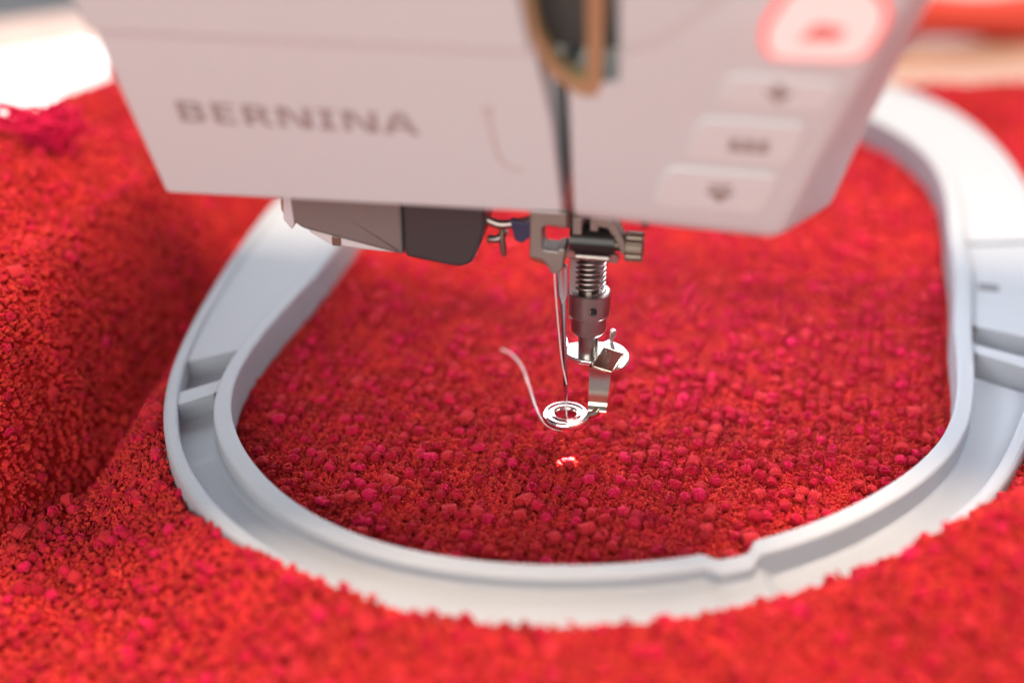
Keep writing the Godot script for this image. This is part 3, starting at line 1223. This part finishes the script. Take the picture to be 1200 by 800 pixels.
func needle_area(t: Node3D) -> void:
	var s: Shape
	var up := Transform3D()
	# grey threader housing under the left of the head
	s = Shape.new()
	s.slab(rounded(v2([-51.0, 58, -50.8, 48.6, -48.5, 46.9, -29.8, 43.0, -29.8, 58]), 0.8), at(0, 0, 4), 9.0, 0.8)
	var housing := part("threader_housing", s, M.grey_gloss, t)
	s = Shape.new()
	s.slab(rounded(v2([-29.7, 58, -29.7, 42.9, -19.6, 41.4, -17.2, 42.3, -15.4, 46.6, -14.6, 50.0, -15, 58]), 1.2), at(0, 0, 4.2), 9.4, 0.9)
	part("end_piece", s, M.charcoal, housing)
	s = Shape.new()
	s.slab(rounded(v2([-47.8, 45.8, -44.0, 43.6, -37.0, 43.0, -31.0, 42.8, -31, 45, -47, 48]), 0.4), at(0, 0, 2.6), 6.0, 0.3)
	var lens := part("lamp_lens", s, M.lens, housing)
	s = Shape.new()
	s.slab(box_poly(1.7, 1.9, 0.3), at(-42.6, 44.4, 2.9), 1.0, 0.15)
	part("lens_catch", s, M.bronze, housing)
	s = Shape.new()
	s.slab(rounded(v2([-52.6, 53.5, -52.6, 50.0, -51.7, 48.2, -51.0, 48.8, -51, 53.5]), 0.3), at(0, 0, 3), 5.0, 0.3)
	part("end_cap", s, M.rust, housing)
	s = Shape.new()
	s.slab(rounded(v2([-51.6, 54, -51.9, 48.6, -50.4, 46.8, -49.8, 47.8, -50.2, 54]), 0.3), at(0, 0, 4.3), 3.0, 0.3)
	part("end_trim", s, M.lens, housing)
	# hooks and the navy lever beside the clamp
	s = Shape.new()
	s.tube(spline([Vector3(-15, 50, 1), Vector3(-12.4, 49.2, 1), Vector3(-9, 49.8, 1), Vector3(-6, 50.2, 0)], 4), 0.9, 8)
	s.tube(spline([Vector3(-14.6, 46.2, 1), Vector3(-12.6, 46.6, 1.4), Vector3(-11.6, 48.2, 1)], 4), 0.75, 8)
	part("threader_link", s, M.steel, t)
	s = Shape.new()
	s.tube(spline([Vector3(-12.0, 48.6, 1.6), Vector3(-11.9, 46, 1.9), Vector3(-11.6, 43.2, 1.8)], 4), [0.55, 0.55, 0.55, 0.55, 0.6, 0.6, 0.55, 0.4, 0.15], 8)
	part("threader_hook", s, M.bronze, t)
	s = Shape.new()
	s.slab(rounded(v2([-10.6, 50.6, -9.9, 47.6, -9.6, 46.6, -8.2, 46.2, -7.4, 47.0, -5.8, 48.6, -5.6, 50.2]), 0.4), at(0, 0, 2), 1.6, 0.3)
	part("navy_lever", s, M.navy, t)
	# needle clamp: an open frame on the needle bar
	s = Shape.new()
	s.tube(PackedVector3Array([Vector3(-1.2, 72, -1.5), Vector3(-1.2, 49.5, -1.5)]), 3.0, 20)
	part("needle_bar", s, M.steel, t)
	s = Shape.new()
	s.slab(PackedVector2Array(v2([-6.9, 53.0, -6.9, 43.8, -4.6, 43.4, -3.9, 42.7, -2.9, 40.9, -1.8, 40.9, -0.8, 42.2, -0.3, 45.6, -0.7, 46.0, -1.6, 45.9, -1.9, 45.4, -4.2, 45.5, -4.6, 46.3, -4.6, 49.6, -4.0, 50.2, -0.2, 50.2, -0.2, 53.0])), at(0, 0, 2.6), 5.0, 0.35)
	var clamp_ := part("needle_clamp", s, M.clamp, t)
	s = Shape.new()
	s.slab(rounded(v2([-6.7, 44.0, -6.6, 42.8, -3.6, 41.9, -3.4, 43.4]), 0.3), at(0, 0, 1.8), 3.5, 0.2)
	part("clamp_foot", s, M.rust, clamp_)
	s = Shape.new()
	s.tube(PackedVector3Array([Vector3(0.2, 46.8, 0), Vector3(8.3, 46.8, 0)]), 3.1, 24)
	part("clamp_barrel", s, M.black_metal, clamp_)
	s = Shape.new()
	s.tube(PackedVector3Array([Vector3(0.6, 44.5, 2.0), Vector3(8.2, 44.4, 2.0)]), 0.7, 12)
	s.lathe([[0, 0.4], [0.8, 0.4], [0.95, 0.2], [0.95, -0.3], [0, -0.3]], Transform3D(Basis.from_euler(Vector3(PI / 2, 0, 0)), Vector3(0.6, 45.3, 3.0)), 16)
	s.lathe([[0, 0.4], [0.8, 0.4], [0.95, 0.2], [0.95, -0.3], [0, -0.3]], Transform3D(Basis.from_euler(Vector3(PI / 2, 0, 0)), Vector3(8.4, 45.0, 2.9)), 16)
	part("clamp_rail", s, M.steel, clamp_)
	s = Shape.new()
	s.slab(PackedVector2Array(v2([4.6, 50.6, 7.0, 50.2, 8.6, 47.6, 9.6, 45.4, 10.4, 45.4, 10.2, 47.8, 9.0, 50.2, 7.8, 52.2, 5.0, 52.4])), at(0, 0, 2.2), 3.6, 0.3)
	s.slab(box_poly(1.7, 3.2, 0.2), at(1.6, 50.4, 2.4), 2.5, 0.2)
	s.slab(box_poly(1.5, 4.0, 0.2), at(4.6, 51.6, 2.2), 2.5, 0.2)
	part("clamp_bracket", s, M.clamp, clamp_)
	# knurled clamp screw
	s = Shape.new()
	var poly := PackedVector2Array()
	for k in 64:
		var a := TAU * k / 64.0
		poly.append(Vector2(cos(a), sin(a)) * (2.75 if k % 4 < 2 else 2.45))
	s.slab(poly, Transform3D(Basis.from_euler(Vector3(0, PI / 2, 0)), Vector3(13.3, 46.3, 0.2)), 3.2, 0.3)
	s.tube(PackedVector3Array([Vector3(8.2, 46.4, 0.2), Vector3(10.4, 46.4, 0.2)]), 1.2, 14)
	part("clamp_screw", s, M.bronze, clamp_)
	# the needle: thick shank, shoulder, grooved blade, tip
	s = Shape.new()
	var low := Vector3(0.0, 12.6, 0.0)
	var high := Vector3(-1.3, 41.4, 0.0)
	var tall := PackedVector3Array()
	var radii := PackedFloat32Array()
	for p in [[1.0, 1.02], [0.82, 1.02], [0.79, 0.95], [0.755, 0.55], [0.5, 0.52], [0.3, 0.45], [0.2, 0.42], [0.17, 0.5], [0.12, 0.45], [0.05, 0.24], [0.0, 0.03]]:
		tall.append(low.lerp(high, p[0]))
		radii.append(p[1])
	s.tube(tall, radii, 20)
	var ndl := part("needle", s, M.needle, t)
	s = Shape.new()
	s.tube(PackedVector3Array([low.lerp(high, 0.2) + Vector3(-0.1, 0, 0.42), low.lerp(high, 0.74) + Vector3(-0.1, 0, 0.46)]), 0.13, 8)
	s.slab(box_poly(0.4, 1.3, 0.15), at(low.lerp(high, 0.155).x, low.lerp(high, 0.155).y, 0.52), 0.1, 0.02)
	part("groove_shade", s, M.black_metal, ndl)  # dark rods painting the shade of the blade's furrow and eye
	# flat bar beside the needle
	s = Shape.new()
	s.slab(box_poly(1.9, 20, 0.2), at(0.4, 37.6, -5.4), 1.2, 0.2)
	part("guide_bar", s, M.blasted, t)
	# presser bar: cap, spring, collar with a dark disc for its hole's shade, sleeve
	var x := 3.2
	var z := -7.0
	s = Shape.new()
	s.tube(PackedVector3Array([Vector3(x, 70, z), Vector3(x, 19, z)]), 2.0, 24)
	var bar := part("presser_bar", s, M.steel, t)
	s = Shape.new()
	s.lathe([[0, 43.6], [2.95, 43.6], [3.05, 43.4], [3.05, 41.4], [2.9, 41.2], [0, 41.2]], at(x, 0, z), 28)
	part("bar_cap", s, M.blasted, bar)
	s = Shape.new()
	var coil := PackedVector3Array()
	for k in 200:
		var u := k / 199.0
		var turns := 7.2
		var y := 41.1 - 7.4 * u
		coil.append(Vector3(x + 2.75 * cos(TAU * turns * u), y - 0.25 * smoothstep(0.8, 1.0, u) * 1.2, z + 2.75 * sin(TAU * turns * u)))
	s.tube(coil, 0.34, 8)
	part("spring", s, M.steel, bar)
	s = Shape.new()
	s.lathe([[0, 33.4], [3.7, 33.4], [3.95, 33.15], [3.95, 28.6], [3.8, 28.4], [3.35, 28.3], [3.35, 25.0], [2.9, 24.4], [0, 24.4]], at(x, 0, z), 36)
	part("collar", s, M.steel, bar)
	s = Shape.new()
	s.lathe([[0, 0.06], [0.62, 0.06], [0.8, 0.12], [0.9, 0.05], [0.9, -0.5], [0, -0.5]], Transform3D(Basis.from_euler(Vector3(PI / 2, 0, 0)), Vector3(x + 1.0, 30.6, z + 3.82)), 20)
	part("screw_hole_shade", s, M.black_metal, bar)  # black disc painted in for the shade inside the hole
	foot(t, x, z)


func foot(t: Node3D, x: float, z: float) -> void:
	var o := Node3D.new()
	o.name = "embroidery_foot"
	t.add_child(o)
	var flat := func(cx: float, cy: float, cz: float) -> Transform3D:
		return Transform3D(Basis(Vector3.RIGHT, Vector3.FORWARD, Vector3.UP), Vector3(cx, cy, cz))
	var s := Shape.new()
	s.slab(rounded(v2([-1.6, 0, 1.9, 0, 1.9, 9, -1.6, 9]), 0.4), at(x, 18.8, z + 1.3), 2.6, 0.3)
	part("foot_shank", s, M.black_chrome, o)
	# kidney-shaped plate with upturned edges
	s = Shape.new()
	s.slab(rounded(v2([-4.6, 3.4, -5.0, 0.6, -3.6, -1.6, -1.4, -2.8, 1.0, -3.0, 2.2, -3.6, 4.4, -5.2, 6.6, -4.6, 8.1, -2.4, 8.2, 1.0, 6.6, 4.2, 4.0, 6.0, 3.4, 6.4, 2.6, 5.2, -2.0, 4.6]), 1.2, 5), flat.call(x, 19.8, z + 0.4), 1.1, 0.4)
	part("foot_plate", s, M.chrome, o)
	s = Shape.new()
	s.slab(rounded(v2([-0.5, 0.0, 0.5, 0.0, 0.8, 2.4, 0.0, 2.9, -0.7, 2.4]), 0.4), Transform3D(Basis.from_euler(Vector3(0.2, 0.3, -0.15)), Vector3(x + 4.0, 19.8, z - 5.0)), 0.9, 0.3)
	s.slab(rounded(v2([0, 0, 1.6, 0, 1.4, 2.6, 0.6, 3.0, -0.4, 1.6]), 0.4), Transform3D(Basis.from_euler(Vector3(0.1, 0.9, 0.25)), Vector3(x - 4.9, 19.6, z - 1.2)), 0.9, 0.3)
	part("foot_tab", s, M.chrome, o)
	# the strap: forward off the plate, bent down, then in towards the needle
	s = Shape.new()
	var edges := [PackedVector3Array(), PackedVector3Array(), PackedVector3Array(), PackedVector3Array()]
	for k in 25:
		var u := k / 24.0
		var mid := Vector3(lerpf(6.1, 5.9, u), lerpf(18.9, 10.3, u), lerpf(-3.4, -1.8, u) - 0.3 * sin(PI * u) + 0.9 * smoothstep(0.86, 1.0, u) * 0.6)
		var half := lerpf(2.15, 1.75, u)
		var down := Vector3(0, -8.6, 1.6 - 0.95 * cos(PI * u)).normalized()
		var out := Vector3.RIGHT.cross(down) * -0.45
		for e in 4:
			edges[e].append(mid + Vector3.RIGHT * half * [-1, 1, 1, -1][e] + out * [1, 1, -1, -1][e])
	s.strips([edges[0], edges[1], edges[2], edges[3], edges[0]], false)
	# its top folds back under the plate, its foot runs in to the ring
	s.slab(rounded(v2([3.9, 2.4, 8.3, 2.4, 8.6, 8.0, 4.2, 8.0]), 0.5), Transform3D(Basis.from_euler(Vector3(-1.25, 0, -0.28)), Vector3(0.0, 19.9, 0.0)), 0.8, 0.3)
	s.tube(spline([Vector3(6.2, 10.6, -1.7), Vector3(5.6, 10.0, -1.2), Vector3(4.8, 9.7, -0.8), Vector3(4.0, 9.6, -0.5)], 5), [0.7, 0.75, 0.8, 0.85, 0.85, 0.85, 0.85, 0.85, 0.8, 0.8, 0.75, 0.75, 0.7, 0.7, 0.7, 0.65], 12)
	part("foot_strap", s, M.tinted_chrome, o)
	# the oval ring round the needle
	s = Shape.new()
	s.lathe([[2.0, 9.3], [2.03, 9.7], [2.12, 9.95], [2.3, 10.12], [2.55, 10.2], [2.8, 10.16], [3.0, 10.02], [3.15, 9.95], [3.35, 9.97], [3.6, 10.1], [3.85, 10.15], [4.1, 10.1], [4.32, 9.95], [4.47, 9.7], [4.53, 9.35], [4.47, 9.0], [4.3, 8.75], [4.0, 8.6], [2.5, 8.6], [2.2, 8.7], [2.05, 8.95], [2.0, 9.3]], at(0, 0, 0), 56)
	part("foot_ring", s, M.chrome, o)


func threads() -> void:
	var s := Shape.new()
	var line := spline([Vector3(2.2, 8.0, 1.0), Vector3(-1.0, 7.6, 2.2), Vector3(-3.8, 7.8, 0.5), Vector3(-5.4, 6.0, -7.7), Vector3(-6.8, 4.4, -19.3), Vector3(-8.2, 3.4, -29.0), Vector3(-10.3, 2.9, -35.2), Vector3(-12.6, 3.0, -37.5)], 24)
	for ply in 2:
		var turned := PackedVector3Array()
		for k in line.size():
			var a := k * 0.9 + PI * ply
			turned.append(line[k] + Vector3(cos(a), sin(a), 0) * 0.12)
		s.tube(turned, 0.15, 6)
	var o := part("thread_tail", s, M.thread, self)
	o.set_meta("label", "short loose white thread end curling back from under the ring of the foot")
	o.set_meta("category", "thread")
	s = Shape.new()
	s.tube(spline([Vector3(-2.6, 43.0, -0.3), Vector3(-2.5, 38, 0.6), Vector3(-1.2, 24, 1.2), Vector3(-0.1, 17.5, 0.9), Vector3(0.0, 16.9, 0.0)], 10), 0.14, 8)
	s.tube(spline([Vector3(0, 16.9, -0.3), Vector3(0.15, 12, -0.6), Vector3(0.3, 9.0, 0.2), Vector3(2.0, 8.1, 0.9)], 6), 0.14, 8)
	o = part("needle_thread", s, M.thread, self)
	o.set_meta("label", "fine pale thread running straight down along the needle through its eye")
	o.set_meta("category", "thread")
	# the laser pointer's beam, which marks the stitch
	var aim := Vector3(0, 0, 1.2)
	var from := Vector3(12.0, 58.5, 17.0)
	var down := (aim - from).normalized()
	var barrel := Transform3D(Basis(Quaternion(Vector3.DOWN, down)), from)
	s = Shape.new()
	s.lathe([[0, 0.2], [0.6, 0.2], [0.6, -1.7], [0.036, -1.7], [0.036, -1.6], [0.4, -1.5], [0.4, 0.1], [0, 0.1]], barrel, 20)
	o = part("laser_pointer", s, M.black_metal, self)
	o.set_meta("label", "tiny black laser pointer barrel under the machine head that marks the stitch in red")
	o.set_meta("category", "laser pointer")
	var l := lamp("laser_beam", from, aim, Vector2(0.00006, 0.00006), 4.0, Color(1.0, 0.36, 0.33))


# ------------------------------------------------------------------ table and what lies on it far behind
func table() -> void:
	var s := Shape.new()
	var poly := PackedVector2Array(v2([-420, 300, -420, -250, -195, -360, 500, -420, 500, 300]))
	s.slab(rounded(v2([-520, 300, -520, -240, -150, -420, 600, -470, 600, 300]), 12.0), Transform3D(Basis(Vector3.RIGHT, Vector3.BACK, Vector3.UP), Vector3(0, -24.5, 0)), 25.0, 1.5)
	var o := part("table_top", s, M.table, self)
	o.set_meta("kind", "structure")
	s = Shape.new()
	s.slab(rounded(v2([-420, 60, -420, -190, -310, -255, -140, -375, -40, -375, -40, 60]), 14.0), Transform3D(Basis(Vector3.RIGHT, Vector3.BACK, Vector3.UP), Vector3(0, -21.5, 0)), 2.9, 1.0)
	o = part("extension_board", s, M.board, self)
	o.set_meta("label", "bright white board on the table, showing behind the cloth at top left")
	o.set_meta("category", "board")


func background_things() -> void:
	var s := Shape.new()
	var path := PackedVector3Array()
	var radii := PackedFloat32Array()
	for k in 25:
		var u := k / 24.0
		path.append(Vector3(120 + 130 * u, -14 + 1.5 * sin(u * 7.0), -352 + 5 * sin(u * 5.0)))
		radii.append((9.5 + 1.2 * sin(u * 11.0)) * minf(1.0, 0.35 + 8.0 * minf(u, 1.0 - u)))
	s.tube(path, radii, 24)
	var o := part("cloth_roll", s, M.roll, self)
	o.set_meta("label", "blurred coral red roll of cloth lying on the table behind the hoop, top right")
	o.set_meta("category", "cloth roll")
